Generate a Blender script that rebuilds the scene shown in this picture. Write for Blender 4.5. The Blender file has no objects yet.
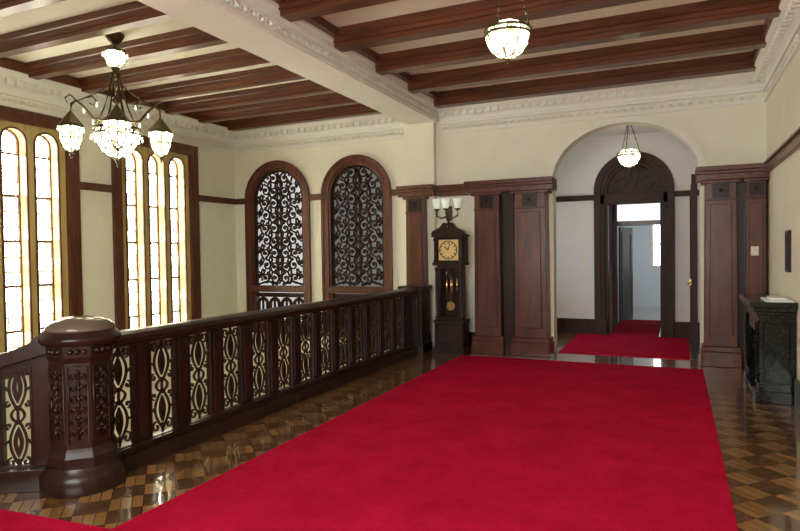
import bpy, math, random, bmesh
from mathutils import Vector, Matrix
random.seed(3)
pi=math.pi
sc=bpy.context.scene
# ------------------------------------------------------------ builder
def P(plane,a,b,t):
    if plane=='XZ': return (a,t,b)
    if plane=='YZ': return (t,a,b)
    return (a,b,t)
class MB:
    def __init__(s): s.v=[];s.f=[];s.m=[];s.s=[]
    def add(s,vs,fs,m=0,sm=False):
        o=len(s.v); s.v+=[tuple(x) for x in vs]
        for f in fs: s.f.append([i+o for i in f]); s.m.append(m); s.s.append(sm)
        return s
    def box(s,x0,x1,y0,y1,z0,z1,m=0):
        vs=[(x,y,z) for x in(x0,x1) for y in(y0,y1) for z in(z0,z1)]
        return s.add(vs,[(0,1,3,2),(4,6,7,5),(0,4,5,1),(2,3,7,6),(0,2,6,4),(1,5,7,3)],m)
    def prism(s,poly,plane,t0,t1,m=0):
        n=len(poly)
        vs=[P(plane,a,b,t0) for a,b in poly]+[P(plane,a,b,t1) for a,b in poly]
        fs=[list(range(n)),list(range(2*n-1,n-1,-1))]+[(i,(i+1)%n,n+(i+1)%n,n+i) for i in range(n)]
        return s.add(vs,fs,m)
    def ribbon(s,pts,w,plane,t0,t1,m=0,closed=False):
        n=len(pts); L=[];R=[]
        for i in range(n):
            p=pts[i]
            a=pts[i-1] if (i>0 or closed) else p
            b=pts[(i+1)%n] if (i<n-1 or closed) else p
            d1=Vector((p[0]-a[0],p[1]-a[1])); d2=Vector((b[0]-p[0],b[1]-p[1]))
            if d1.length<1e-7: d1=d2
            if d2.length<1e-7: d2=d1
            d1.normalize(); d2.normalize()
            t=d1+d2
            if t.length<1e-4: t=d1
            t.normalize(); k=1/max(.5,t.dot(d1)); nx,ny=-t.y*w/2*k,t.x*w/2*k
            L.append((p[0]+nx,p[1]+ny)); R.append((p[0]-nx,p[1]-ny))
        vs=[]
        for l,r in zip(L,R):
            vs+=[P(plane,*l,t0),P(plane,*r,t0),P(plane,*r,t1),P(plane,*l,t1)]
        fs=[]
        for i in range(n if closed else n-1):
            j=(i+1)%n
            for k in range(4):
                k2=(k+1)%4
                fs.append((i*4+k,i*4+k2,j*4+k2,j*4+k))
        if not closed:
            fs.append((0,1,2,3)); fs.append(((n-1)*4+3,(n-1)*4+2,(n-1)*4+1,(n-1)*4))
        return s.add(vs,fs,m)
    def lathe(s,prof,c,n=24,m=0,ph=0,sm=True,sx=1,sy=1):
        vs=[];k=len(prof)
        for r,z in prof:
            for i in range(n):
                a=ph+2*pi*i/n
                vs.append((c[0]+r*sx*math.cos(a),c[1]+r*sy*math.sin(a),c[2]+z))
        fs=[]
        for j in range(k-1):
            for i in range(n):
                i2=(i+1)%n
                fs.append((j*n+i,j*n+i2,(j+1)*n+i2,(j+1)*n+i))
        s.add(vs,fs,m,sm)
        o=len(s.v)-len(vs)
        s.f.append([o+i for i in range(n)][::-1]);s.m.append(m);s.s.append(False)
        s.f.append([o+(k-1)*n+i for i in range(n)]);s.m.append(m);s.s.append(False)
        return s
    def tube(s,path,r,n=8,m=0,closed=False):
        path=[Vector(p) for p in path];N=len(path);vs=[]
        for i,p in enumerate(path):
            a=path[i-1] if (i>0 or closed) else p
            b=path[(i+1)%N] if (i<N-1 or closed) else p
            t=(b-a).normalized()
            up=Vector((0,0,1)) if abs(t.z)<.95 else Vector((1,0,0))
            u=t.cross(up).normalized(); w=t.cross(u)
            for k in range(n):
                an=2*pi*k/n; vs.append(p+(u*math.cos(an)+w*math.sin(an))*r)
        fs=[]
        for i in range(N if closed else N-1):
            j=(i+1)%N
            for k in range(n):
                k2=(k+1)%n; fs.append((i*n+k,i*n+k2,j*n+k2,j*n+k))
        if not closed: fs+= [list(range(n))[::-1],[(N-1)*n+k for k in range(n)]]
        return s.add(vs,fs,m,True)
    def ball(s,c,r,m=0,n=12,sx=1,sy=1,sz=1):
        k=8; pr=[(max(.0005,r*math.sin(pi*i/k)),-r*sz*math.cos(pi*i/k)) for i in range(k+1)]
        return s.lathe(pr,c,n,m,0,True,sx,sy)
    def obj(s,name,mats,parent=None,bevel=0,loc=None):
        me=bpy.data.meshes.new(name); me.from_pydata(s.v,[],s.f)
        for mt in (mats if isinstance(mats,(list,tuple)) else [mats]): me.materials.append(mt)
        for p,mi,sm in zip(me.polygons,s.m,s.s): p.material_index=mi; p.use_smooth=sm
        bm=bmesh.new(); bm.from_mesh(me); bmesh.ops.recalc_face_normals(bm,faces=bm.faces); bm.to_mesh(me); bm.free()
        me.update()
        o=bpy.data.objects.new(name,me); sc.collection.objects.link(o)
        if parent: o.parent=parent
        if loc: o.location=loc
        if bevel:
            b=o.modifiers.new('bevel','BEVEL'); b.width=bevel; b.segments=2; b.limit_method='ANGLE'; b.angle_limit=math.radians(40)
        return o
def empty(name,loc=(0,0,0)):
    e=bpy.data.objects.new(name,None); sc.collection.objects.link(e); e.location=loc; e.empty_display_size=.1
    return e
def arc(cx,cz,r,a0,a1,n=24,rz=None):
    rz=rz or r
    return [(cx+r*math.cos(a0+(a1-a0)*i/n),cz+rz*math.sin(a0+(a1-a0)*i/n)) for i in range(n+1)]
def spiral(cx,cz,r0,a0,turns,n=26,r1=.25):
    o=[]
    for i in range(n+1):
        t=i/n; r=r0*(1-t*(1-r1)); a=a0+turns*2*pi*t
        o.append((cx+r*math.cos(a),cz+r*math.sin(a)))
    return o
def lens(cx,cz,w,h,n=20):
    o=[]
    for i in range(n+1):
        t=i/n; o.append((cx+w/2*math.sin(pi*t),cz-h/2+h*t))
    for i in range(1,n):
        t=1-i/n; o.append((cx-w/2*math.sin(pi*t),cz-h/2+h*t))
    return o
# ------------------------------------------------------------ materials
def newmat(name):
    m=bpy.data.materials.new(name); m.use_nodes=True; nt=m.node_tree
    return m,nt,nt.nodes['Principled BSDF']
def simple(name,col,rough=.5,metal=0,spec=.5):
    m,nt,b=newmat(name)
    n=nt.nodes.new('ShaderNodeTexNoise'); n.inputs['Scale'].default_value=12
    r=nt.nodes.new('ShaderNodeMapRange'); r.inputs['To Min'].default_value=.85; r.inputs['To Max'].default_value=1.15
    mx=nt.nodes.new('ShaderNodeVectorMath'); mx.operation='SCALE'; mx.inputs[0].default_value=col
    nt.links.new(n.outputs['Fac'],r.inputs['Value']); nt.links.new(r.outputs[0],mx.inputs['Scale']); nt.links.new(mx.outputs[0],b.inputs['Base Color'])
    b.inputs['Roughness'].default_value=rough; b.inputs['Metallic'].default_value=metal; b.inputs['Specular IOR Level'].default_value=spec
    return m
def wood(name,c1,c2,rough=.35,stretch=(1,1,.12),scale=14,spec=.5):
    m,nt,b=newmat(name)
    tc=nt.nodes.new('ShaderNodeTexCoord'); mp=nt.nodes.new('ShaderNodeMapping'); mp.inputs['Scale'].default_value=stretch
    n=nt.nodes.new('ShaderNodeTexNoise'); n.inputs['Scale'].default_value=scale; n.inputs['Detail'].default_value=5; n.inputs['Distortion'].default_value=.6
    cr=nt.nodes.new('ShaderNodeValToRGB'); cr.color_ramp.elements[0].position=.3; cr.color_ramp.elements[1].position=.7
    cr.color_ramp.elements[0].color=(*c1,1); cr.color_ramp.elements[1].color=(*c2,1)
    bp=nt.nodes.new('ShaderNodeBump'); bp.inputs['Strength'].default_value=.08
    L=nt.links.new
    L(tc.outputs['Object'],mp.inputs[0]); L(mp.outputs[0],n.inputs['Vector']); L(n.outputs['Fac'],cr.inputs[0]); L(cr.outputs[0],b.inputs['Base Color'])
    L(n.outputs['Fac'],bp.inputs['Height']); L(bp.outputs[0],b.inputs['Normal'])
    b.inputs['Roughness'].default_value=rough; b.inputs['Specular IOR Level'].default_value=spec
    return m
def stucco(name,col,var=.06,bump=.25,scale=45):
    m,nt,b=newmat(name); L=nt.links.new
    tc=nt.nodes.new('ShaderNodeTexCoord')
    n=nt.nodes.new('ShaderNodeTexNoise'); n.inputs['Scale'].default_value=scale; n.inputs['Detail'].default_value=6
    n2=nt.nodes.new('ShaderNodeTexNoise'); n2.inputs['Scale'].default_value=3
    r=nt.nodes.new('ShaderNodeMapRange'); r.inputs['To Min'].default_value=1-var; r.inputs['To Max'].default_value=1+var
    mx=nt.nodes.new('ShaderNodeVectorMath'); mx.operation='SCALE'; mx.inputs[0].default_value=col
    bp=nt.nodes.new('ShaderNodeBump'); bp.inputs['Strength'].default_value=bump; bp.inputs['Distance'].default_value=.02
    L(tc.outputs['Object'],n.inputs['Vector']); L(tc.outputs['Object'],n2.inputs['Vector'])
    L(n2.outputs['Fac'],r.inputs['Value']); L(r.outputs[0],mx.inputs['Scale']); L(mx.outputs[0],b.inputs['Base Color'])
    L(n.outputs['Fac'],bp.inputs['Height']); L(bp.outputs[0],b.inputs['Normal']); b.inputs['Roughness'].default_value=.85
    return m
def emit(name,col,strength,base=(.8,.8,.75)):
    m,nt,b=newmat(name); L=nt.links.new
    n=nt.nodes.new('ShaderNodeTexNoise'); n.inputs['Scale'].default_value=9
    r=nt.nodes.new('ShaderNodeMapRange'); r.inputs['To Min'].default_value=.7*strength; r.inputs['To Max'].default_value=1.3*strength
    L(n.outputs['Fac'],r.inputs['Value']); L(r.outputs[0],b.inputs['Emission Strength'])
    b.inputs['Base Color'].default_value=(*base,1); b.inputs['Emission Color'].default_value=(*col,1); b.inputs['Roughness'].default_value=.4
    return m
def mosaic(name,strength,scale=17):
    m,nt,b=newmat(name); L=nt.links.new
    tc=nt.nodes.new('ShaderNodeTexCoord')
    v=nt.nodes.new('ShaderNodeTexVoronoi'); v.feature='DISTANCE_TO_EDGE'; v.inputs['Scale'].default_value=scale; L(tc.outputs['Object'],v.inputs['Vector'])
    r=nt.nodes.new('ShaderNodeMapRange'); r.inputs['From Min'].default_value=.06; r.inputs['From Max'].default_value=.28; r.inputs['To Min'].default_value=.35; r.inputs['To Max'].default_value=strength
    L(v.outputs['Distance'],r.inputs['Value']); L(r.outputs[0],b.inputs['Emission Strength'])
    b.inputs['Base Color'].default_value=(.7,.7,.45,1); b.inputs['Emission Color'].default_value=(1,.93,.58,1); b.inputs['Roughness'].default_value=.3
    return m
def leaded(name,strength,plane='YZ'):
    m,nt,b=newmat(name); L=nt.links.new
    tc=nt.nodes.new('ShaderNodeTexCoord'); sp=nt.nodes.new('ShaderNodeSeparateXYZ'); cb=nt.nodes.new('ShaderNodeCombineXYZ')
    L(tc.outputs['Object'],sp.inputs[0]); L(sp.outputs['Y' if plane=='YZ' else 'X'],cb.inputs[0]); L(sp.outputs['Z'],cb.inputs[1])
    br=nt.nodes.new('ShaderNodeTexBrick'); br.inputs['Scale'].default_value=1; br.inputs['Brick Width'].default_value=.12; br.inputs['Row Height'].default_value=.2
    br.inputs['Mortar Size'].default_value=.011; br.inputs['Bias'].default_value=-.25
    br.inputs['Color1'].default_value=(1,.97,.80,1); br.inputs['Color2'].default_value=(.055,.040,.010,1); br.inputs['Mortar'].default_value=(.008,.007,.003,1)
    L(cb.outputs[0],br.inputs['Vector'])
    n=nt.nodes.new('ShaderNodeTexNoise'); n.inputs['Scale'].default_value=5; L(cb.outputs[0],n.inputs['Vector'])
    r=nt.nodes.new('ShaderNodeMapRange'); r.inputs['From Min'].default_value=.35; r.inputs['From Max'].default_value=.65; r.inputs['To Min'].default_value=.35*strength; r.inputs['To Max'].default_value=1.3*strength
    L(n.outputs['Fac'],r.inputs['Value']); L(r.outputs[0],b.inputs['Emission Strength']); L(br.outputs['Color'],b.inputs['Emission Color'])
    b.inputs['Base Color'].default_value=(.5,.5,.4,1); b.inputs['Roughness'].default_value=.2
    return m
M_wall=stucco('cream_stucco',(.80,.78,.625),bump=.5)
M_hall=stucco('pale_plaster',(.74,.74,.73),bump=.1)
M_white=stucco('white_plaster',(.80,.80,.71),bump=.05)
M_ceil=stucco('ceiling_plaster',(.80,.785,.65),bump=.05)
M_blue=stucco('cool_plaster',(.66,.75,.84),bump=.05)
M_beam=wood('beam_wood',(.06,.019,.009),(.15,.047,.019),.3,(.12,1,1))
M_wood=wood('mahogany',(.058,.018,.009),(.135,.044,.020),.3)
M_grille=wood('grille_wood',(.020,.009,.006),(.046,.020,.012),.5,spec=.25)
M_dark=wood('dark_oak',(.012,.006,.0045),(.034,.0145,.010),.3,spec=.35)
M_gold=wood('ochre_wood',(.45,.33,.10),(.60,.46,.18),.4)
M_iron=simple('bronze_metal',(.09,.07,.035),.35,.8)
M_brass=simple('brass',(.75,.52,.2),.25,.9)
M_lamp=mosaic('mosaic_lamp_glass',26)
M_cup=emit('frosted_cup',(.85,1,.8),.3)  # unlit sconce cups, faint glow put into the glass
M_glassL=leaded('leaded_glass',28)
M_fillN=emit('fill_glass_near',(1,.99,.97),17)  # glowing pane of the window added behind the camera
M_day=emit('daylit_glass',(.93,.96,1),3.8)
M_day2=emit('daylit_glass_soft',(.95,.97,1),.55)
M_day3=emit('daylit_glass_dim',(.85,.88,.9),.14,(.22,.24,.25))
M_plate=simple('ivory_plate',(.75,.72,.62),.4)
M_cloth=simple('white_cloth',(.85,.85,.85),.9)
M_dial=simple('clock_dial',(.85,.66,.3),.3,.4)
M_black=simple('black_paint',(.01,.01,.01),.3)
# crystal drops, sparkle put in as a glow of their own
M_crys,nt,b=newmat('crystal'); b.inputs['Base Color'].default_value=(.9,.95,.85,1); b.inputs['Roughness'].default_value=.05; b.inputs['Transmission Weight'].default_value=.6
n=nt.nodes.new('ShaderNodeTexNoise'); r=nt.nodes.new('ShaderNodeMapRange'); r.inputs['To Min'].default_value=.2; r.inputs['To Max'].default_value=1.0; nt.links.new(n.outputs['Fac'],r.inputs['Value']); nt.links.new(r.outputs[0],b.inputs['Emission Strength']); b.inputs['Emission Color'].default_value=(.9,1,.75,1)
# marble
M_marb,nt,b=newmat('green_black_marble'); L=nt.links.new
tc=nt.nodes.new('ShaderNodeTexCoord'); n=nt.nodes.new('ShaderNodeTexNoise'); n.inputs['Scale'].default_value=5; n.inputs['Detail'].default_value=8; n.inputs['Distortion'].default_value=2.5
cr=nt.nodes.new('ShaderNodeValToRGB'); e=cr.color_ramp.elements; e[0].position=.49; e[0].color=(.004,.006,.005,1); e[1].position=.55; e[1].color=(.005,.007,.006,1)
x=e.new(.52); x.color=(.018,.024,.02,1)
L(tc.outputs['Object'],n.inputs['Vector']); L(n.outputs['Fac'],cr.inputs[0]); L(cr.outputs[0],b.inputs['Base Color']); b.inputs['Roughness'].default_value=.12; b.inputs['Specular IOR Level'].default_value=.4
# carpet
M_carp,nt,b=newmat('red_carpet_pile'); L=nt.links.new
tc=nt.nodes.new('ShaderNodeTexCoord'); n=nt.nodes.new('ShaderNodeTexNoise'); n.inputs['Scale'].default_value=110; n.inputs['Detail'].default_value=4
n2=nt.nodes.new('ShaderNodeTexNoise'); n2.inputs['Scale'].default_value=2.6; n2.inputs['Detail'].default_value=10; n2.inputs['Roughness'].default_value=.72
mm=nt.nodes.new('ShaderNodeMath'); mm.operation='MULTIPLY_ADD'; mm.inputs[1].default_value=.9
cr=nt.nodes.new('ShaderNodeValToRGB'); cr.color_ramp.elements[0].position=.6; cr.color_ramp.elements[1].position=1.0
mm2=nt.nodes.new('ShaderNodeMath'); mm2.operation='MULTIPLY'; mm2.inputs[1].default_value=.82
cr.color_ramp.elements[0].color=(.38,.004,.028,1); cr.color_ramp.elements[1].color=(.62,.010,.060,1)
bp=nt.nodes.new('ShaderNodeBump'); bp.inputs['Strength'].default_value=.6; bp.inputs['Distance'].default_value=.008
L(tc.outputs['Object'],n.inputs['Vector']); L(tc.outputs['Object'],n2.inputs['Vector']); L(n.outputs['Fac'],mm.inputs[0]); L(n2.outputs['Fac'],mm.inputs[2]); L(mm.outputs[0],mm2.inputs[0]); L(mm2.outputs[0],cr.inputs[0]); L(cr.outputs[0],b.inputs['Base Color'])
L(n.outputs['Fac'],bp.inputs['Height']); L(bp.outputs[0],b.inputs['Normal']); b.inputs['Roughness'].default_value=.95; b.inputs['Specular IOR Level'].default_value=.05
# parquet
M_parq,nt,b=newmat('parquet'); L=nt.links.new
tc=nt.nodes.new('ShaderNodeTexCoord'); mp=nt.nodes.new('ShaderNodeMapping'); mp.inputs['Rotation'].default_value=(0,0,pi/4); L(tc.outputs['Object'],mp.inputs[0])
S=.20
ck=nt.nodes.new('ShaderNodeTexChecker'); ck.inputs['Scale'].default_value=1/S; L(mp.outputs[0],ck.inputs['Vector'])
def brick(vec,c1,c2):
    br=nt.nodes.new('ShaderNodeTexBrick'); br.offset=0; br.inputs['Scale'].default_value=1; br.inputs['Brick Width'].default_value=S; br.inputs['Row Height'].default_value=S/3
    br.inputs['Mortar Size'].default_value=.003; br.inputs['Color1'].default_value=(*c1,1); br.inputs['Color2'].default_value=(*c2,1); br.inputs['Mortar'].default_value=(.04,.018,.008,1)
    L(vec,br.inputs['Vector']); return br
b1=brick(mp.outputs[0],(.27,.14,.042),(.39,.215,.075))
mp2=nt.nodes.new('ShaderNodeMapping'); mp2.inputs['Rotation'].default_value=(0,0,3*pi/4); L(tc.outputs['Object'],mp2.inputs[0])
b2=brick(mp2.outputs[0],(.10,.044,.016),(.16,.074,.026))
mx=nt.nodes.new('ShaderNodeMix'); mx.data_type='RGBA'; L(ck.outputs['Fac'],mx.inputs[0]); L(b1.outputs['Color'],mx.inputs[6]); L(b2.outputs['Color'],mx.inputs[7]); L(mx.outputs[2],b.inputs['Base Color'])
b.inputs['Roughness'].default_value=.22; b.inputs['Coat Weight'].default_value=1; b.inputs['Coat Roughness'].default_value=.06
# ------------------------------------------------------------ dimensions
XL,XR,YN,YF=-7.8,1.1,-1.5,9.5
ZC=4.10
# floor
MB().prism([(XL,YN),(XR,YN),(XR,YF+.25),(-3.9,YF+.25),(-3.9,3.0),(-5.05,2.2),(XL,2.2)],'XY',-.3,0).obj('floor',M_parq)
MB().box(-3.2,1.1,YF+.25,18,-.3,0).obj('floor_passage',M_parq)
MB().box(XL,-3.9,2.2,YF,-2.0,-1.8).obj('floor_landing',M_white)
MB().box(-5.05,-3.9,2.2,YF,-1.8,-.3).box(XL,-5.05,2.0,2.2,-1.8,-.3).obj('wall_stairwell',M_wall)
# ceiling
MB().box(XL-.4,XR+.3,YN-.3,YF+.25,ZC,ZC+.15).obj('ceiling',M_ceil)
MB().box(-3.2,1.1,YF+.25,12.0,3.7,3.85).obj('ceiling_passage',M_hall)
MB().box(-3.2,1.1,12.2,18.2,3.2,3.35).obj('ceiling_back_rooms',M_hall)
# wall right / near
MB().box(XR,XR+.25,YN-.25,18.2,-.3,ZC).obj('wall_right',M_wall)
wn=MB()
wn.box(XL,-3.2,YN-.25,YN,0,ZC).box(0,XR,YN-.25,YN,0,ZC).box(-3.2,0,YN-.25,YN,0,.8).box(-3.2,0,YN-.25,YN,3.4,ZC).obj('wall_near',M_wall)
w=empty('window_3')  # unseen window, added as fill light for hall and carpet
g=MB()
for x in(-3.2,-2.44,-1.64,-.84,-.08): g.box(x,x+.08,YN-.2,YN+.03,.8,3.4)
for z in(.8,2.3,3.32): g.box(-3.2,0,YN-.19,YN+.02,z,z+.08)
g.obj('frame',M_wood,w); MB().box(-3.2,0,YN-.15,YN-.13,.8,3.4).obj('glass',M_fillN,w)
# wall left with two window openings
W=[(4.33,6.0),(6.71,8.38)]; ZB,ZT=.12,3.45
wl=MB(); ys=[YN-.25]+[a for p in W for a in p]+[YF+.25]
for i in(0,2,4): wl.box(XL-.45,XL,ys[i],ys[i+1],-2.4,ZC)
for a,c in W: wl.box(XL-.45,XL,a,c,-2.4,ZB).box(XL-.45,XL,a,c,ZT,ZC)
wl.obj('wall_left',M_wall)
for wi,(a,c) in enumerate(W):
    w=empty('window_%d'%(wi+1),(XL,a,0)); wid=c-a
    fr=MB(); fr.ribbon([(.05,ZB+.05),(.05,ZT-.05),(wid-.05,ZT-.05),(wid-.05,ZB+.05)],.1,'YZ',-.4,.04,0,True)
    fr.ribbon([(-.03,ZB-.03),(-.03,ZT+.03),(wid+.03,ZT+.03),(wid+.03,ZB-.03)],.07,'YZ',0,.06,0,True)
    sc_=MB(); lw=.34; gap=(wid-.2-3*lw)/4
    y=.1; zs=ZT-.12-lw/2-.05; z0=ZB+.1; z1=ZT-.1
    for k in range(3):
        sc_.prism([(y,z0),(y+gap,z0),(y+gap,z1),(y,z1)],'YZ',-.2,-.02)
        cy=y+gap+lw/2
        sc_.prism([(cy-lw/2,z1)]+arc(cy,zs,lw/2,pi,0,16)+[(cy+lw/2,z1)],'YZ',-.2,-.02)
        path=[(cy-lw/2,z0)]+arc(cy,zs,lw/2,pi,0,16)+[(cy+lw/2,z0)]
        fr.ribbon(path,.024,'YZ',-.03,.0)
        fr.ribbon([(cy-lw/2+.01,z0)]+arc(cy,zs,lw/2-.01,pi,0,16)+[(cy+lw/2-.01,z0)],.02,'YZ',-.2,-.16)
        for zz in (.6,1.2,1.8,2.4,2.95): fr.box(-.2,-.18,cy-lw/2,cy+lw/2,zz,zz+.03)
        y+=gap+lw
    sc_.prism([(y,z0),(y+gap,z0),(y+gap,z1),(y,z1)],'YZ',-.2,-.02)
    fr.obj('frame',M_wood,w,.004); sc_.obj('mullions',M_gold,w)
    MB().box(-.24,-.22,.1,wid-.1,z0,z1).obj('glass',M_glassL,w)
# wall far
wf=MB(); T0,T1=YF,YF+.25
AR=[(-7.48,-6.14),(-5.78,-4.49)]
def solid(x0,x1,z0,z1): wf.prism([(x0,z0),(x1,z0),(x1,z1),(x0,z1)],'XZ',T0,T1)
ZS=2.62
solid(XL,-7.48,-2.4,ZC); solid(-6.14,-5.78,-2.4,ZC); solid(-4.49,-1.72,-2.4,ZC); solid(.3,XR,-.3,ZC)
for a,c in AR:
    solid(a,c,-2.4,.2); r=(c-a)/2
    wf.prism([(a,ZC)]+arc((a+c)/2,ZS,r,pi,0)+[(c,ZC)],'XZ',T0,T1)
wf.prism([(-1.72,ZC)]+arc(-.71,2.66,1.01,pi,0,32,.78)+[(.3,ZC)],'XZ',T0,T1)
wf.box(-4.15,-3.62,9.38,YF,-.0,3.74)
wf.obj('wall_far',M_wall)
t=MB(); t.ribbon([(-1.76,2.66)]+arc(-.71,2.66,1.05,pi,0,32,.82)+[(.34,2.66)],.08,'XZ',9.47,9.5); t.obj('trim_arch',M_white)
# grille windows in far wall
for i,(a,c) in enumerate(AR):
    w=empty('window_%d'%(4+i),((a+c)/2,YF,0)); r=(c-a)/2
    f=MB()
    def path(rr,z0): return [(-rr,z0)]+arc(0,ZS,rr,pi,0,28)+[(rr,z0)]
    f.ribbon(path(r-.02,.2),.13,'XZ',-.05,.06); f.ribbon(path(r-.09,.2),.06,'XZ',-.02,.12); f.ribbon(path(r+.03,.2),.04,'XZ',-.07,0)
    f.box(-r,r,-.06,.12,.88,1.0); f.box(-r,r,-.055,.115,.12,.3); f.box(-r-.06,r+.06,-.1,.0,.1,.17)
    f.obj('frame',M_wood,w,.006)
    g=MB(); ri=r-.12
    def inside(x,z,m): return (abs(x)<ri-m and (z<ZS or math.hypot(x,z-ZS)<ri-m) and z>1.0)
    def scroll(x,z,rr,a0,tr,wd=.03):
        if inside(x,z,rr*.85):
            g.ribbon(spiral(x,z,rr,a0,tr,26,.25),wd,'XZ',.03,.055)
            g.ball((x,.04,z),.026,0,8)
            for q in range(5):
                aa=a0+q*1.25; g.ribbon([(x+rr*math.cos(aa),z+rr*math.sin(aa)),(x+rr*1.35*math.cos(aa+.3),z+rr*1.35*math.sin(aa+.3))],.034,'XZ',.03,.055)
    for j in range(9):
        z=1.13+j*.235; big=(j%2==0); sg=1 if big else -1
        for sx in(-1,1):
            scroll(sx*.125,z,.105 if big else .085,sg*pi/2,1.25*sx*sg)
            scroll(sx*(.33 if big else .30),z+.02,.085 if big else .10,-sg*pi/2,-1.2*sx*sg)
            scroll(sx*.475,z+.06,.055,sg*pi/2,1.1*sx*sg,.026)
            for (dx,dz,ww,hh) in ((.215,.115,.07,.15),(.40,.12,.06,.12),(.055,.12,.05,.12)):
                if inside(sx*dx,z+dz,.04): g.ribbon(lens(sx*dx,z+dz,ww,hh,6),.026,'XZ',.03,.055,0,True)
        if inside(0,z,.06): g.ribbon(lens(0,z,.06,.13,6),.03,'XZ',.03,.055,0,True)
    g.ribbon(path(ri-.02,1.0),.045,'XZ',.03,.055)
    for k in range(9):
        an=pi*(k+.5)/9; g.ribbon([((ri-.13)*math.cos(an),ZS+(ri-.13)*math.sin(an)),(ri*math.cos(an+.08),ZS+ri*math.sin(an+.08))],.034,'XZ',.032,.053)
    for sx in(-1,1):
        g.ribbon([(sx*.06,1.02),(sx*.28,1.08),(sx*.5,1.02)],.04,'XZ',.03,.055)
    for k in range(4):
        cx=(-1.5+k)*.27
        g.ribbon([(cx-.1,.3)]+arc(cx,.65,.1,pi,0,12)+[(cx+.1,.3)],.06,'XZ',.03,.055)
        g.ribbon([(cx,.3),(cx,.75)],.045,'XZ',.03,.05)
    g.box(-ri,ri,.03,.06,.78,.86)
    g.obj('grille',M_grille,w)
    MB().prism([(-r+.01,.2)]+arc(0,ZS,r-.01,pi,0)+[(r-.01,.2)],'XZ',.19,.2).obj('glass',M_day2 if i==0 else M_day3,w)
# ------------------------------------------------------------ crown, picture rails, baseboards
def crown_profile(s=1,o=0): return [(o,3.68),(o+s*.045,3.68),(o+s*.045,3.72),(o+s*.03,3.73),(o+s*.03,3.77),(o+s*.08,3.80),(o+s*.09,3.86),(o+s*.16,3.90),(o+s*.18,3.92),(o+s*.18,3.96),(o,3.96)]
def orn_x(mb,x0,x1,y):
    x=x0+.06
    while x<x1-.05:
        mb.ribbon(arc(x,3.60,.048,0,pi,8),.022,'XZ',y-.035,y+.0); mb.ball((x,y,3.61),.02,0,6)
        mb.box(x-.03,x+.03,y-.14,y-.07,3.79,3.87); x+=.125
def orn_y(mb,y0,y1,x,s):
    y=y0+.06
    while y<y1-.05:
        mb.ribbon(arc(y,3.60,.048,0,pi,8),.022,'YZ',min(x,x+s*.035),max(x,x+s*.035)); mb.ball((x,y,3.61),.02,0,6)
        mb.box(min(x+s*.07,x+s*.14),max(x+s*.07,x+s*.14),y-.03,y+.03,3.79,3.87); y+=.125
cf=MB(); cf.prism([(y,z) for y,z in crown_profile(-1,YF)],'YZ',XL,-4.1); cf.prism(crown_profile(-1,YF),'YZ',-3.55,XR)
cf.box(XL,-4.15,YF-.035,YF,3.53,3.56).box(-3.58,XR,YF-.035,YF,3.53,3.56)
orn_x(cf,XL+.1,-4.2,YF); orn_x(cf,-3.5,XR-.1,YF); cf.obj('trim_crown_far',M_white)
cr_=MB(); cr_.prism(crown_profile(-1,XR),'XZ',YN,YF); cr_.box(XR-.035,XR,YN,YF,3.53,3.56); orn_y(cr_,YN+.1,YF-.15,XR,-1); cr_.obj('trim_crown_right',M_white)
cl=MB(); cl.prism(crown_profile(1,XL),'XZ',YN,YF); cl.box(XL,XL+.035,YN,YF,3.53,3.56); orn_y(cl,YN+.1,YF-.15,XL,1); cl.obj('trim_crown_left',M_white)
# main plaster beam
mbm=MB(); mbm.prism([(-4.08,3.72),(-3.57,3.72),(-3.57,3.74),(-3.54,3.745),(-3.54,3.77),(-3.57,3.78),(-3.57,3.90),(-3.52,3.92),(-3.52,3.96),(-3.48,3.97),(-3.48,ZC),(-4.17,ZC),(-4.17,3.97),(-4.13,3.96),(-4.13,3.92),(-4.08,3.90),(-4.08,3.78),(-4.11,3.77),(-4.11,3.745),(-4.08,3.74)],'XZ',YN,YF)
y=YN+.1
while y<YF-.1:
    for x,s in((-3.57,1),(-4.08,-1)):
        mbm.ribbon(arc(y,3.80,.048,0,pi,8),.022,'YZ',min(x,x+s*.035),max(x,x+s*.035)); mbm.ball((x,y,3.81),.02,0,6)
    y+=.125
mbm.obj('ceiling_beam_plaster',M_white)
# brown beams
def beam_x(mb,yc,x0,x1,w=.27,zb=3.90):
    h=w/2
    mb.prism([(yc-h*.62,zb),(yc+h*.62,zb),(yc+h*.62,zb+.05),(yc+h*.8,zb+.055),(yc+h*.8,zb+.10),(yc+h,zb+.11),(yc+h,ZC),(yc-h,ZC),(yc-h,zb+.11),(yc-h*.8,zb+.10),(yc-h*.8,zb+.055),(yc-h*.62,zb+.05)],'YZ',x0,x1)
br=MB()
yb=9.17
while yb>YN: beam_x(br,yb,-3.49,XR,.28); yb-=1.03
br.box(XR-.2,XR,YN,YF,3.965,ZC-.01); br.box(-3.49,-3.40,YN,YF,4.0,ZC-.01)
br.obj('ceiling_beams_hall',M_beam)
bl=MB(); yb=9.17
while yb>YN: beam_x(bl,yb,XL,-4.16,.20,3.92); yb-=.77
bl.box(XL,XL+.2,YN,YF,3.965,ZC-.01); bl.box(-4.26,-4.16,YN,YF,4.0,ZC-.01)
bl.obj('ceiling_beams_stairwell',M_beam)
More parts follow.
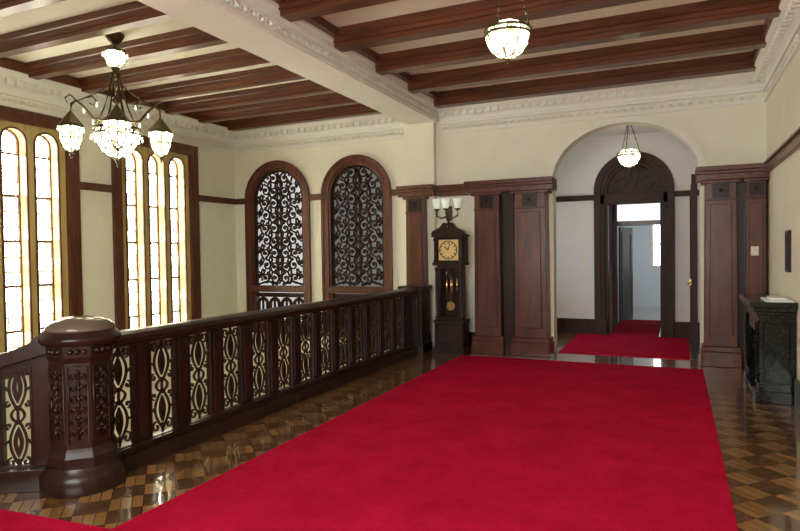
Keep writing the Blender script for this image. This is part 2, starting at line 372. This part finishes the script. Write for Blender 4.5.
# picture rails
pr=MB()
for x0,x1 in((XL,-7.5),(-6.12,-5.8),(-4.47,-4.15)): pr.box(x0,x1,YF-.05,YF,2.56,2.67)
pr.obj('trim_rail_far',M_wood,None,.01)
pr=MB(); y0=YN
for a,c in W+[(YF,YF)]: pr.box(XL,XL+.05,y0,a-.06,2.56,2.67); y0=c+.06
pr.obj('trim_rail_left',M_wood,None,.01)
MB().box(XR-.05,XR,YN,9.1,2.56,2.67).box(XR-.08,XR,YN,9.1,2.66,2.69).obj('trim_rail_right',M_wood,None,.008)
MB().box(XR-.04,XR,YN,7.1,0,.28).box(XR-.04,XR,8.5,9.1,0,.28).obj('baseboard_right',M_dark)
MB().box(-3.55,-2.95,YF-.03,YF,0,.28).obj('baseboard_far',M_dark)
MB().box(XL,XR,YN,YN+.04,0,.28).obj('baseboard_near',M_dark)
# ------------------------------------------------------------ pilasters / entablature
def pilaster(name,x0,x1,yf=9.2,yb=9.5,zt=2.5,strips=0):
    r=empty(name,((x0+x1)/2,yf,0)); w=(x1-x0)/2; d=yb-yf
    m=MB(); m.box(-w,w,-.03,d,0,.2); m.box(-w*.96,w*.96,-.015,d,.2,.27)
    s=w*.84
    m.prism([(-s,.27),(s,.27),(s*.92,zt),(-s*.92,zt)],'XZ',.02,d)
    m.prism([(-s*.7,.42),(s*.7,.42),(s*.62,zt-.32),(-s*.62,zt-.32)],'XZ',-.005,.02)
    m.box(-s*.95,s*.95,0,d,zt-.27,zt-.24); m.box(-w*.97,w*.97,-.02,d,zt-.04,zt)
    m.obj('shaft',M_wood,r,.008)
    c=MB(); q=min(.095,w*.5); zc=zt-.14
    c.ribbon([(-q,zc-q),(q,zc-q),(q,zc+q),(-q,zc+q)],.018,'XZ',-.02,.02,0,True)
    c.box(-q,q,.0,.02,zc-q,zc+q)
    for k in range(6):
        a=k*pi/3; c.ribbon([(0,zc),(q*.4*math.cos(a+.3),zc+q*.4*math.sin(a+.3)),(q*.85*math.cos(a),zc+q*.85*math.sin(a))],.02,'XZ',-.02,.0)
    c.ball((0,-.02,zc),.025,0,8)
    c.obj('carved_block',M_dark,r)
    return r
pilaster('wall_pilaster',-4.12,-3.70,9.22,9.38)
pilaster('wall_pilaster',-2.94,-2.43,9.18)
pilaster('wall_pilaster',-2.31,-1.72,9.18)
pilaster('wall_pilaster',.30,.78,9.18)
pilaster('wall_pilaster',.80,1.095,9.18)
pn=MB(); pn.box(-2.45,-2.29,9.3,YF,0,2.5); pn.box(.7,.85,9.32,YF,0,2.5)
pn.obj('trim_panelling',M_dark)
en=MB()
for x0,x1,yf in((-4.2,-3.56,9.16),(-3.56,-3.02,9.36),(-3.02,-1.66,9.12),(.24,XR,9.12)):
    yb_=YF if yf!=9.16 else 9.38
    en.box(x0,x1,yf+.03,yb_,2.5,2.58); en.box(x0,x1,yf,yb_,2.58,2.62); en.box(x0,x1,yf-.03 if yf<9.3 else yf,yb_,2.62,2.68)
en.obj('trim_entablature',M_wood,None,.006)
# ------------------------------------------------------------ balustrade
bal=empty('balustrade',(-3.8,0,0))
def pattern(mb,yc,t0=-.009,t1=.009,z0=.17,z1=.93,k=1):
    zc=(z0+z1)/2;R=.013
    mb.ribbon(lens(yc,zc+.19,.15*k,.32,12),R,'YZ',t0,t1,0,True)
    mb.ribbon(lens(yc,zc-.19,.15*k,.32,12),R,'YZ',t0,t1,0,True)
    mb.ribbon(lens(yc,zc+.19,.04,.17,8),R*1.8,'YZ',t0,t1,0,True)
    mb.ribbon(lens(yc,zc-.19,.04,.17,8),R*1.8,'YZ',t0,t1,0,True)
    mb.ribbon(lens(yc,zc,.12*k,.12,10),R,'YZ',t0,t1,0,True)
    for s in(-1,1):
        for q in(-1,1):
            mb.ribbon(spiral(yc+s*.068*k,zc+q*.325,.042*k,-q*pi/2,.95*s*q,16),R,'YZ',t0,t1)
            mb.ribbon(spiral(yc+s*.085*k,zc+q*.075,.03*k,q*pi/2,-.9*s*q,12),R,'YZ',t0,t1)
            mb.ribbon([(yc+s*.07*k,zc+q*.17),(yc+s*.125*k,zc+q*.2)],R*1.3,'YZ',t0,t1)
    mb.ribbon([(yc,z0),(yc,zc-.3)],R,'YZ',t0,t1); mb.ribbon([(yc,zc+.3),(yc,z1)],R,'YZ',t0,t1); mb.ribbon([(yc,zc-.06),(yc,zc+.06)],R,'YZ',t0,t1)
Y0=3.256;PT=.42;NP=13;hw=.122
body=MB(); y=3.16
for k in range(NP):
    yc=Y0+k*PT
    if yc-hw>y: body.box(-.02,.02,y,yc-hw,.15,.95)
    if k>0: body.box(-.035,.035,yc-PT/2-.05,yc-PT/2+.05,.2,.9)
    y=yc+hw
    body.ribbon([(yc-hw-.012,.158),(yc+hw+.012,.158),(yc+hw+.012,.942),(yc-hw-.012,.942)],.018,'YZ',-.027,.027,0,True)
body.box(-.02,.02,y,8.75,.15,.95)
body.box(-.075,.075,3.15,8.75,.93,.97); body.box(-.06,.06,3.15,8.75,.11,.16); body.box(-.11,.11,3.15,8.75,0,.12)
body.obj('panels',M_dark,bal,.003)
lace=MB()
for k in range(NP): pattern(lace,Y0+k*PT)
lace.obj('openwork',M_dark,bal)
rail=MB(); rail.prism([(-.12,.965),(.12,.965),(.125,.99),(.1,1.02),(.05,1.035),(-.05,1.035),(-.1,1.02),(-.125,.99)],'XZ',3.14,8.75); rail.obj('handrail',M_dark,bal,.004)
fp=MB(); fp.box(-.2,.2,8.75,9.15,0,.16).box(-.17,.17,8.78,9.15,.16,1.0).box(-.21,.21,8.73,9.17,1.0,1.06).box(-.1,.1,8.76,8.78,.28,.88); fp.obj('end_post',M_dark,bal,.01)
# stair wing (angled, raking down)
sb=empty('stair_balustrade',(-3.80,2.97,0)); ang=math.atan2(-.75,-1.15)
sb.rotation_euler=(0,0,ang-pi/2)
m=MB(); LW=1.4
def zr(y): return 1.0-.28*max(0,y-.2)
OP=[(.345,.525),(.80,.98),(1.2,1.36)]
y=.2
for a,c in OP+[(1.4,1.4)]:
    m.prism([(y,.15),(a,.15),(a,zr(a)-.06),(y,zr(y)-.06)],'YZ',-.03,.03)
    if c>a:
        m.prism([(a,zr(a)-.13),(c,zr(c)-.13),(c,zr(c)-.05),(a,zr(a)-.05)],'YZ',-.03,.03)
        m.ribbon([(a-.01,.155),(c+.01,.155),(c+.01,zr(c)-.12),(a-.01,zr(a)-.12)],.018,'YZ',-.037,.037,0,True)
    y=c
m.box(-.11,.11,.2,LW,0,.15)
top=[(.2+ (LW-.2)*i/10) for i in range(11)]
def zt_(y): return zr(y)+.10*math.exp(-((y-.15)/.12)**2)
m.prism([(y,zr(y)-.06) for y in top]+[(y,zt_(y)+.03) for y in top[::-1]],'YZ',-.11,.11)
m.obj('panels',M_dark,sb,.004)
m=MB(); pattern(m,.435,z0=.14,z1=.87,k=.72); pattern(m,.89,z0=.12,z1=.76,k=.72); pattern(m,1.28,z0=.08,z1=.70,k=.65); m.obj('openwork',M_dark,sb)
# newel post
nw=empty('newel_post',(-3.81,2.96,0)); m=MB()
m.lathe([(.275,0),(.275,.10),(.26,.13),(.24,.15),(.235,.18)],(0,0,0),24,0)
m.lathe([(.23,.16),(.23,.24),(.215,.28),(.205,.3),(.205,.88),(.22,.92),(.225,1.0),(.24,1.02)],(0,0,0),8,0,pi/8,False)
m.lathe([(.245,1.0),(.26,1.02),(.26,1.05),(.235,1.07),(.22,1.09)],(0,0,0),32,0)
m.obj('post',M_dark,nw,.006)
m=MB(); m.lathe([(.215,1.085),(.222,1.10),(.215,1.12),(.18,1.148),(.12,1.172),(.05,1.184),(.01,1.186)],(0,0,0),32,0); m.obj('cap',simple('polished_cap',(.13,.10,.07),.12),nw)
m=MB()
for k in range(8):
    a=k*pi/4; R=.190; ca,sa=math.cos(a),math.sin(a)
    def onf(u,z,o=0): return ((R+o)*ca-u*sa,(R+o)*sa+u*ca,z)
    m.tube([onf(-.06,.34),onf(-.06,.86),onf(.06,.86),onf(.06,.34)],.007,6,0,True)
    m.tube([onf(0,.36),onf(0,.84)],.010,6)
    for j in range(6):
        z=.39+j*.076
        for s in(-1,1):
            m.tube([onf(0,z),onf(s*.022,z+.034,.008),onf(s*.044,z+.032,.006),onf(s*.046,z+.010,.003),onf(s*.028,z+.006,.003)],.010,5)
        m.ball(onf(0,z+.05,.004),.015,0,6)
    for s in (-1,0,1):
        m.ball((.212*math.cos(a+s*.2),.212*math.sin(a+s*.2),.96),.02,0,8)
m.obj('carving',M_dark,nw)
# ------------------------------------------------------------ carpets
MB().prism([(-6.9,-1.2),(.31,-1.2),(.31,8.85),(-3.0,8.85),(-3.0,2.5),(-4.0,2.42),(-5.2,1.9),(-6.9,1.9)],'XY',0,.012).obj('red_carpet',M_carp)
MB().box(-1.68,.18,9.62,11.85,0,.012).box(-1.15,-.3,11.85,14.6,0,.012).obj('passage_carpet',M_carp)
# ------------------------------------------------------------ clock
ck_=empty('grandfather_clock',(-3.23,9.06,0)); m=MB()
m.box(-.26,.26,-.17,.16,0,.10).box(-.235,.235,-.15,.16,.10,.50).box(-.25,.25,-.165,.16,.48,.53)
m.box(-.19,-.14,-.12,.15,.53,1.38).box(.14,.19,-.12,.15,.53,1.38).box(-.14,.14,.12,.15,.53,1.38).box(-.14,.14,-.12,.12,.53,.58).box(-.14,.14,-.12,.12,1.33,1.38)
m.box(-.25,.25,-.165,.16,1.38,1.43)
m.box(-.235,.235,-.1,.16,1.43,1.82)
m.box(-.26,.26,-.17,.16,1.82,1.86)
m.ribbon([(-.2,.16),(.2,.16),(.2,.44),(-.2,.44)],.03,'XZ',-.165,-.15,0,True)
for s in(-1,1):
    m.lathe([(.022,0),(.03,.02),(.018,.05),(.018,.32),(.03,.35),(.022,.38)],(s*.215,-.135,1.43),10)
    m.lathe([(.02,0),(.025,.02),(.014,.05),(.014,.75),(.025,.78),(.02,.8)],(s*.205,-.125,.55),10)
    pts=[(s*.26,1.86),(s*.23,1.90),(s*.17,1.925),(s*.11,1.96),(s*.07,2.01),(s*.045,2.03)]
    m.ribbon(pts,.05,'XZ',-.15,-.05); m.ball((s*.055,-.1,2.01),.035,0,10)
m.prism([(-.24,1.86),(.24,1.86),(.16,1.92),(.05,1.98),(-.05,1.98),(-.16,1.92)],'XZ',-.12,.14)
m.lathe([(.03,0),(.015,.03),(.035,.07),(.02,.11),(.004,.17)],(0,-.08,1.95),12)
m.obj('case',M_dark,ck_,.005)
m=MB()
def disc(mb,r,y0,y1,z,mi=0,n=32): mb.prism([(r*math.cos(2*pi*i/n),z+r*math.sin(2*pi*i/n)) for i in range(n)],'XZ',y0,y1,mi)
disc(m,.155,-.118,-.10,1.62); m.box(-.16,.16,-.112,-.10,1.46,1.78)
m.obj('dial',M_dial,ck_)
m=MB(); m.ribbon(arc(0,1.62,.14,0,2*pi,32),.012,'XZ',-.125,-.118)
for k in range(12):
    a=k*pi/6; m.ribbon([(.10*math.cos(a),1.62+.10*math.sin(a)),(.13*math.cos(a),1.62+.13*math.sin(a))],.012,'XZ',-.124,-.118)
m.ribbon([(0,1.62),(-.06,1.67)],.014,'XZ',-.13,-.124); m.ribbon([(0,1.62),(.03,1.73)],.01,'XZ',-.13,-.124)
m.obj('hands_and_numerals',M_black,ck_)
m=MB(); m.tube([(0,-.02,1.33),(0,-.02,.78)],.008); disc(m,.07,-.03,-.015,.74)
for x in(-.09,0,.09): m.lathe([(.001,0),(.026,.01),(.026,.22),(.001,.23)],(x,.04,.95),12); m.tube([(x,.04,1.17),(x,.04,1.34)],.004)
m.obj('pendulum',M_brass,ck_)
# ------------------------------------------------------------ wall sconce
s_=empty('wall_sconce',(-3.40,YF,2.2)); m=MB(); m.box(-.05,.05,-.03,0,-.1,.14)
m.tube([(0,-.02,0),(0,-.12,-.04),(0,-.18,.0),(0,-.18,.08)],.012)
for s in(-1,1): m.tube([(0,-.1,-.03),(s*.1,-.12,-.06),(s*.18,-.12,-.02),(s*.18,-.12,.08)],.012)
for x,y in((0,-.18),(-.18,-.12),(.18,-.12)): m.lathe([(.015,.06),(.045,.08),(.05,.09),(.02,.10)],(x,y,0),12)
m.obj('bracket',M_iron,s_)
m=MB()
for x,y in((0,-.18),(-.18,-.12),(.18,-.12)): m.lathe([(.03,.09),(.05,.12),(.06,.18),(.075,.25),(.068,.25),(.05,.18),(.02,.11)],(x,y,0),16)
m.obj('cups',M_cup,s_)
# ------------------------------------------------------------ pendants
def pendant(name,loc,ztop,r=.175):
    e=empty(name,loc); x=MB()
    x.lathe([(r*.98,0),(r*1.0,-.03),(r*.92,-.09),(r*.7,-.15),(r*.4,-.19),(.02,-.205)],(0,0,0),32); x.lathe([(r*.9,.0),(r*.9,.035),(r*.6,.07),(.03,.075)],(0,0,0),32)
    x.obj('bowl',M_lamp,e)
    x=MB()
    for z in(.02,-.02): x.tube([(r*1.04*math.cos(2*pi*k/32),r*1.04*math.sin(2*pi*k/32),z) for k in range(32)],.01,6,0,True)
    for k in range(32):
        a=2*pi*k/32; x.tube([(r*1.04*math.cos(a),r*1.04*math.sin(a),-.02),(r*1.04*math.cos(a+.1),r*1.04*math.sin(a+.1),.02)],.004,5)
    for k in range(8):
        a=2*pi*k/8; x.tube([(q*1.02*math.cos(a),q*1.02*math.sin(a),z) for q,z in((r,-.03),(r*.92,-.09),(r*.7,-.152),(r*.4,-.194),(.02,-.21))],.004,5)
    x.ball((0,0,-.22),.022); x.lathe([(.004,-.27),(.012,-.25),(.006,-.235)],(0,0,0),8)
    zt=ztop-loc[2]
    for k in range(3):
        a=2*pi*k/3+.3; n=max(6,int(zt/.06))
        for j in range(n):
            f=j/n; f2=(j+1)/n; R=lambda f:(r*1.02)*(1-f)+.03*f
            z0,z1=.02+(zt-.06)*f,.02+(zt-.06)*f2
            x.tube([(R(f)*math.cos(a),R(f)*math.sin(a),z0),(R(f2)*math.cos(a),R(f2)*math.sin(a),z1)],.006 if j%2 else .009,6)
        x.ball((r*1.04*math.cos(a),r*1.04*math.sin(a),.03),.018,0,8)
    x.lathe([(.02,zt-.07),(.05,zt-.04),(.06,zt-.01),(.06,zt)],(0,0,0),16)
    x.obj('chains_and_rim',M_iron,e)
pendant('pendant_lamp',(-1.24,4.9,3.36),ZC)
pendant('pendant_lamp',(-.71,10.8,3.16),3.7)
# ------------------------------------------------------------ chandelier
ch=empty('chandelier',(-5.76,5.0,0)); ch.rotation_euler=(0,0,math.radians(49.5)); fr=MB(); gl=MB(); dr=MB()
def drop(x,y,z,h=.07):
    dr.ball((x,y,z-.01),.011,0,6); dr.lathe([(.001,-h),(.013,-h*.72),(.010,-h*.4),(.002,-.02)],(x,y,z),6,0,0,False)
fr.lathe([(.03,3.98),(.07,4.02),(.10,4.07),(.10,4.1)],(0,0,0),20); fr.tube([(0,0,4.0),(0,0,3.92)],.012)
fr.lathe([(.02,3.95),(.11,3.92),(.115,3.9),(.10,3.89)],(0,0,0),16); gl.lathe([(.10,3.9),(.105,3.82),(.08,3.75),(.03,3.73)],(0,0,0),20)
for j in range(6):
    b_=j*pi/3; fr.tube([(q*math.cos(b_),q*math.sin(b_),z) for q,z in((.105,3.9),(.11,3.82),(.085,3.745),(.03,3.72))],.005,5)
fr.lathe([(.02,3.74),(.05,3.72),(.03,3.68),(.06,3.64),(.02,3.58)],(0,0,0),12); fr.tube([(0,0,3.7),(0,0,2.95)],.014)
fr.ball((0,0,3.35),.045); fr.ball((0,0,3.18),.06); fr.lathe([(.02,3.10),(.09,3.13),(.09,3.15),(.03,3.17)],(0,0,0),16)
for k in range(6):
    a=k*pi/3; pts=[(.04,3.62),(.07,3.45),(.13,3.25),(.22,3.04)]
    fr.tube([(q*math.cos(a),q*math.sin(a),z) for q,z in pts],.009,6)
fr.tube([(.235*math.cos(2*pi*k/32),.235*math.sin(2*pi*k/32),3.03) for k in range(32)],.018,8,0,True)
fr.tube([(.24*math.cos(2*pi*k/32),.24*math.sin(2*pi*k/32),2.97) for k in range(32)],.012,8,0,True)
for k in range(24):
    a=2*pi*k/24; fr.tube([(.238*math.cos(a),.238*math.sin(a),2.97),(.238*math.cos(a+.13),.238*math.sin(a+.13),3.03)],.006,5)
    if k%2==0: drop(.262*math.cos(a),.262*math.sin(a),2.96)
for k in range(6):
    a=2*pi*k/6; drop(.125*math.cos(a),.125*math.sin(a),3.89,.06)
gl.lathe([(.225,3.04),(.23,2.97),(.21,2.88),(.16,2.79),(.09,2.73),(.02,2.71)],(0,0,0),32)
for k in range(8):
    a=2*pi*k/8; fr.tube([(q*math.cos(a),q*math.sin(a),z) for q,z in((.235,3.03),(.24,2.96),(.215,2.87),(.165,2.78),(.09,2.72),(.02,2.70))],.006,6)
fr.ball((0,0,2.68),.03); fr.lathe([(.004,2.60),(.016,2.63),(.006,2.66)],(0,0,0),8)
for k in range(4):
    a=k*pi/2; ca,sa=math.cos(a),math.sin(a)
    pts=[(.05,3.2),(.14,3.12),(.24,3.14),(.33,3.26),(.40,3.32),(.45,3.28),(.46,3.17)]
    fr.tube([(q*ca,q*sa,z) for q,z in pts],.015,8)
    sp=[(.30,3.36),(.24,3.38),(.2,3.33),(.23,3.28),(.27,3.30)]
    fr.tube([(q*ca,q*sa,z) for q,z in sp],.009,6)
    sp=[(.40,3.32),(.46,3.38),(.51,3.34),(.49,3.29)]
    fr.tube([(q*ca,q*sa,z) for q,z in sp],.009,6)
    fr.tube([(.04*ca,.04*sa,3.55),(.2*ca,.2*sa,3.42),(.42*ca,.42*sa,3.30)],.007,6)
    for q,z in((.14,3.10),(.24,3.12),(.33,3.24),(.2,3.32)): drop(q*ca,q*sa,z,.06)
    c=(.46*ca,.46*sa,0)
    fr.lathe([(.01,3.2),(.04,3.16),(.07,3.12),(.125,3.05),(.13,3.02),(.11,3.02)],c,8,0,0,False); gl.lathe([(.105,3.05),(.115,2.98),(.105,2.87),(.072,2.79),(.02,2.755)],c,8,0,0,False)
    for j in range(8):
        b_=j*pi/4; fr.tube([(c[0]+q*math.cos(b_),c[1]+q*math.sin(b_),z) for q,z in((.118,3.04),(.122,2.98),(.11,2.87),(.077,2.785),(.02,2.745))],.006,5)
        drop(c[0]+.13*math.cos(b_+.39),c[1]+.13*math.sin(b_+.39),3.02,.055)
    fr.tube([(c[0]+.113*math.cos(2*pi*j/16),c[1]+.113*math.sin(2*pi*j/16),2.90) for j in range(16)],.005,5,0,True)
    fr.ball((c[0],c[1],2.73),.022); fr.lathe([(.003,2.67),(.012,2.69),(.005,2.71)],c,8)
fr.obj('frame',M_iron,ch); gl.obj('glass_shades',M_lamp,ch); dr.obj('crystal_drops',M_crys,ch)
# ------------------------------------------------------------ passage & rooms beyond
MB().box(-3.45,-3.2,YF+.25,18.2,-.3,3.85).obj('wall_passage_left',M_hall)
pb=MB(); DX0,DX1=-1.35,-.09; cx=(DX0+DX1)/2; r=(DX1-DX0)/2
pb.box(-3.2,DX0,12,12.2,0,3.7).box(DX1,XR,12,12.2,0,3.7)
pb.prism([(DX0,3.7)]+arc(cx,2.68,r,pi,0)+[(DX1,3.7)],'XZ',12,12.2); pb.obj('wall_passage_back',M_hall)
d=empty('door_1',(cx,12,0)); m=MB()
for rr,wd,y0 in((r,.12,-.08),(r-.08,.1,-.05),(r-.14,.08,-.0)): m.ribbon([(-rr,0)]+arc(0,2.68,rr,pi,0,28)+[(rr,0)],wd,'XZ',y0,.2)
m.box(-r,r,-.05,.19,2.43,2.62)
m.box(-r-.04,-r+.16,-.09,0,0,.3).box(r-.16,r+.04,-.09,0,0,.3)
m.obj('frame',M_grille,d,.006)
m=MB(); m.prism([(-r+.1,2.6)]+arc(0,2.68,r-.12,pi,0)+[(r-.1,2.6)],'XZ',.08,.12)
for s in(-1,1): m.ribbon(spiral(s*.2,2.82,.14,-pi/2,1.3*s),.03,'XZ',.04,.08); m.ribbon(spiral(s*.36,2.75,.09,-pi/2,-1.2*s),.025,'XZ',.04,.08)
m.ribbon(lens(0,2.92,.14,.4,10),.03,'XZ',.04,.08,0,True); m.obj('fanlight_carving',M_grille,d)
MB().box(-3.2,DX0-.06,11.95,12,0,.28).box(DX1+.06,XR,11.95,12,0,.28).box(-3.2,DX0-.06,11.95,12,2.52,2.62).box(DX1+.06,XR,11.95,12,2.52,2.62).obj('trim_passage',M_grille)
# open folded door leaf at right of passage
d=empty('door_2',(.235,9.8,0)); m=MB(); m.box(-.03,.03,0,.95,.01,2.6)
for z0,z1 in((.2,1.0),(1.15,2.4)): m.ribbon([(.12,z0),(.83,z0),(.83,z1),(.12,z1)],.03,'YZ',-.045,-.03,0,True)
m.box(-.04,.04,-.04,.0,0,2.66); m.obj('leaf',M_grille,d,.004); MB().ball((-.06,.85,1.05),.03,0).box(-.05,-.03,.84,.86,1.0,1.1).obj('knob',M_brass,d)
# second doorway
p2=MB(); p2.box(-3.2,-1.2,14,14.15,0,3.2).box(-.22,XR,14,14.15,0,3.2).box(-1.2,-.22,14,14.15,2.62,3.2); p2.obj('wall_inner',M_hall)
d=empty('door_3',(-.71,14,0)); m=MB(); m.box(-.56,-.46,-.04,.17,0,2.68).box(.46,.56,-.04,.17,0,2.68).box(-.56,.56,-.045,.175,2.6,2.7).box(-.46,.46,-.03,.17,2.1,2.2)
m.obj('frame',M_wood,d,.005); MB().box(-.46,.46,.05,.06,2.2,2.6).obj('transom_glass',emit('transom_daylight',(.9,1,.95),1.2),d)
m=MB(); m.box(0,.04,0,.85,.01,2.08)
for z0,z1 in((.15,.9),(1.05,1.95)): m.ribbon([(.12,z0),(.73,z0),(.73,z1),(.12,z1)],.03,'YZ',.04,.05,0,True)
l=m.obj('leaf',simple('blue_grey_paint',(.06,.075,.10),.4),d); l.location=(-.45,.15,0); l.rotation_euler=(0,0,math.radians(-14))
pw=MB(); pw.box(-3.2,-.62,18,18.2,0,3.2).box(.5,XR,18,18.2,0,3.2).box(-.62,.5,18,18.2,0,1.1).box(-.62,.5,18,18.2,2.3,3.2); pw.obj('wall_back',M_blue)
d=empty('window_6',(-.06,18,0)); m=MB(); m.ribbon([(-.56,1.1),(.56,1.1),(.56,2.3),(-.56,2.3)],.08,'XZ',-.02,.1,0,True); m.box(-.02,.02,0,.1,1.1,2.3).box(-.56,.56,0,.1,1.7,1.74); m.obj('frame',M_plate,d); MB().box(-.56,.56,.12,.13,1.1,2.3).obj('glass',M_day,d)
for nm,y0,y1,mt in(('window_7',10.2,11.4,M_day),('window_8',15,17.2,M_day)):  # unseen side windows, added to brighten the passage and the far room
    d=empty(nm,(-3.2,0,0)); m=MB(); m.ribbon([(y0,1),(y1,1),(y1,2.4),(y0,2.4)],.08,'YZ',0,.04,0,True); m.box(0,.04,(y0+y1)/2-.02,(y0+y1)/2+.02,1,2.4); m.obj('frame',M_wood,d); MB().box(.005,.015,y0,y1,1,2.4).obj('glass',mt,d)
# ------------------------------------------------------------ fireplace
f=empty('fireplace',(XR-.005,7.8,0)); m=MB()
D=.33
m.box(-D,0,-.60,-.36,.0,.93).box(-D,0,.36,.60,0,.93).box(-D,0,-.36,.36,.70,.93).box(-.06,0,-.36,.36,0,.7)
m.box(-D-.03,0,-.63,-.34,0,.12).box(-D-.03,0,.34,.63,0,.12)
m.box(-D-.02,0,-.62,.62,.90,.94).box(-D-.05,0,-.65,.65,.94,.98).box(-D-.08,0,-.68,.68,.98,1.04)
for s in(-1,1):
    m.ribbon([(s*.48-.07,.2),(s*.48+.07,.2),(s*.48+.07,.82),(s*.48-.07,.82)],.02,'YZ',-D-.015,-D,0,True)
m.ribbon([(-D+.05,.2),(-.05,.2),(-.05,.82),(-D+.05,.82)],.02,'XZ',-.615,-.60,0,True)
m.obj('surround',M_marb,f,.006)
MB().box(-.33,-.06,-.34,.34,0,.03).box(-.2,-.14,-.25,.25,.08,.1).obj('hearth_grate',M_black,f)
m=MB(); m.box(-.26,-.02,-.60,-.1,1.04,1.052).box(-.22,-.06,-.52,-.25,1.052,1.075); m.obj('mantel_cloth',M_cloth,f)
# wall plaque, switches
d=empty('wall_plaque',(XR,7.65,1.55)); m=MB(); m.box(-.02,0,-.1,.1,-.22,.22); m.ribbon([(-.09,-.21),(.09,-.21),(.09,.21),(-.09,.21)],.025,'YZ',-.03,0,0,True); m.ribbon(lens(0,0,.1,.3),.015,'YZ',-.027,-.02,0,True); m.obj('panel',M_dark,d)
d=empty('light_switch',(.93,9.16,1.55)); MB().box(-.045,.045,-.005,.02,-.06,.06).box(-.012,.012,-.015,-.004,-.02,.02).obj('plate',M_plate,d,.003)
d=empty('light_switch',(-1.6,12,1.4)); MB().box(-.04,.04,-.012,0,-.06,.06).box(-.012,.012,-.02,-.01,-.02,.02).obj('plate',M_plate,d,.003)
# ------------------------------------------------------------ world, camera
w=bpy.data.worlds.new('World'); sc.world=w; w.use_nodes=True; w.node_tree.nodes['Background'].inputs[0].default_value=(.7,.8,1,1); w.node_tree.nodes['Background'].inputs[1].default_value=.3
cam=bpy.data.cameras.new('Camera'); co=bpy.data.objects.new('Camera',cam); sc.collection.objects.link(co); sc.camera=co
cam.sensor_width=36; cam.lens=36*610/800; cam.clip_start=.05
Rm=Matrix.Rotation(math.radians(24.4),4,'Z')@Matrix.Rotation(math.radians(90-1.27),4,'X')@Matrix.Rotation(math.radians(-.8),4,'Z')
co.matrix_world=Matrix.Translation((0,0,1.6))@Rm
sc.view_settings.view_transform='Standard'
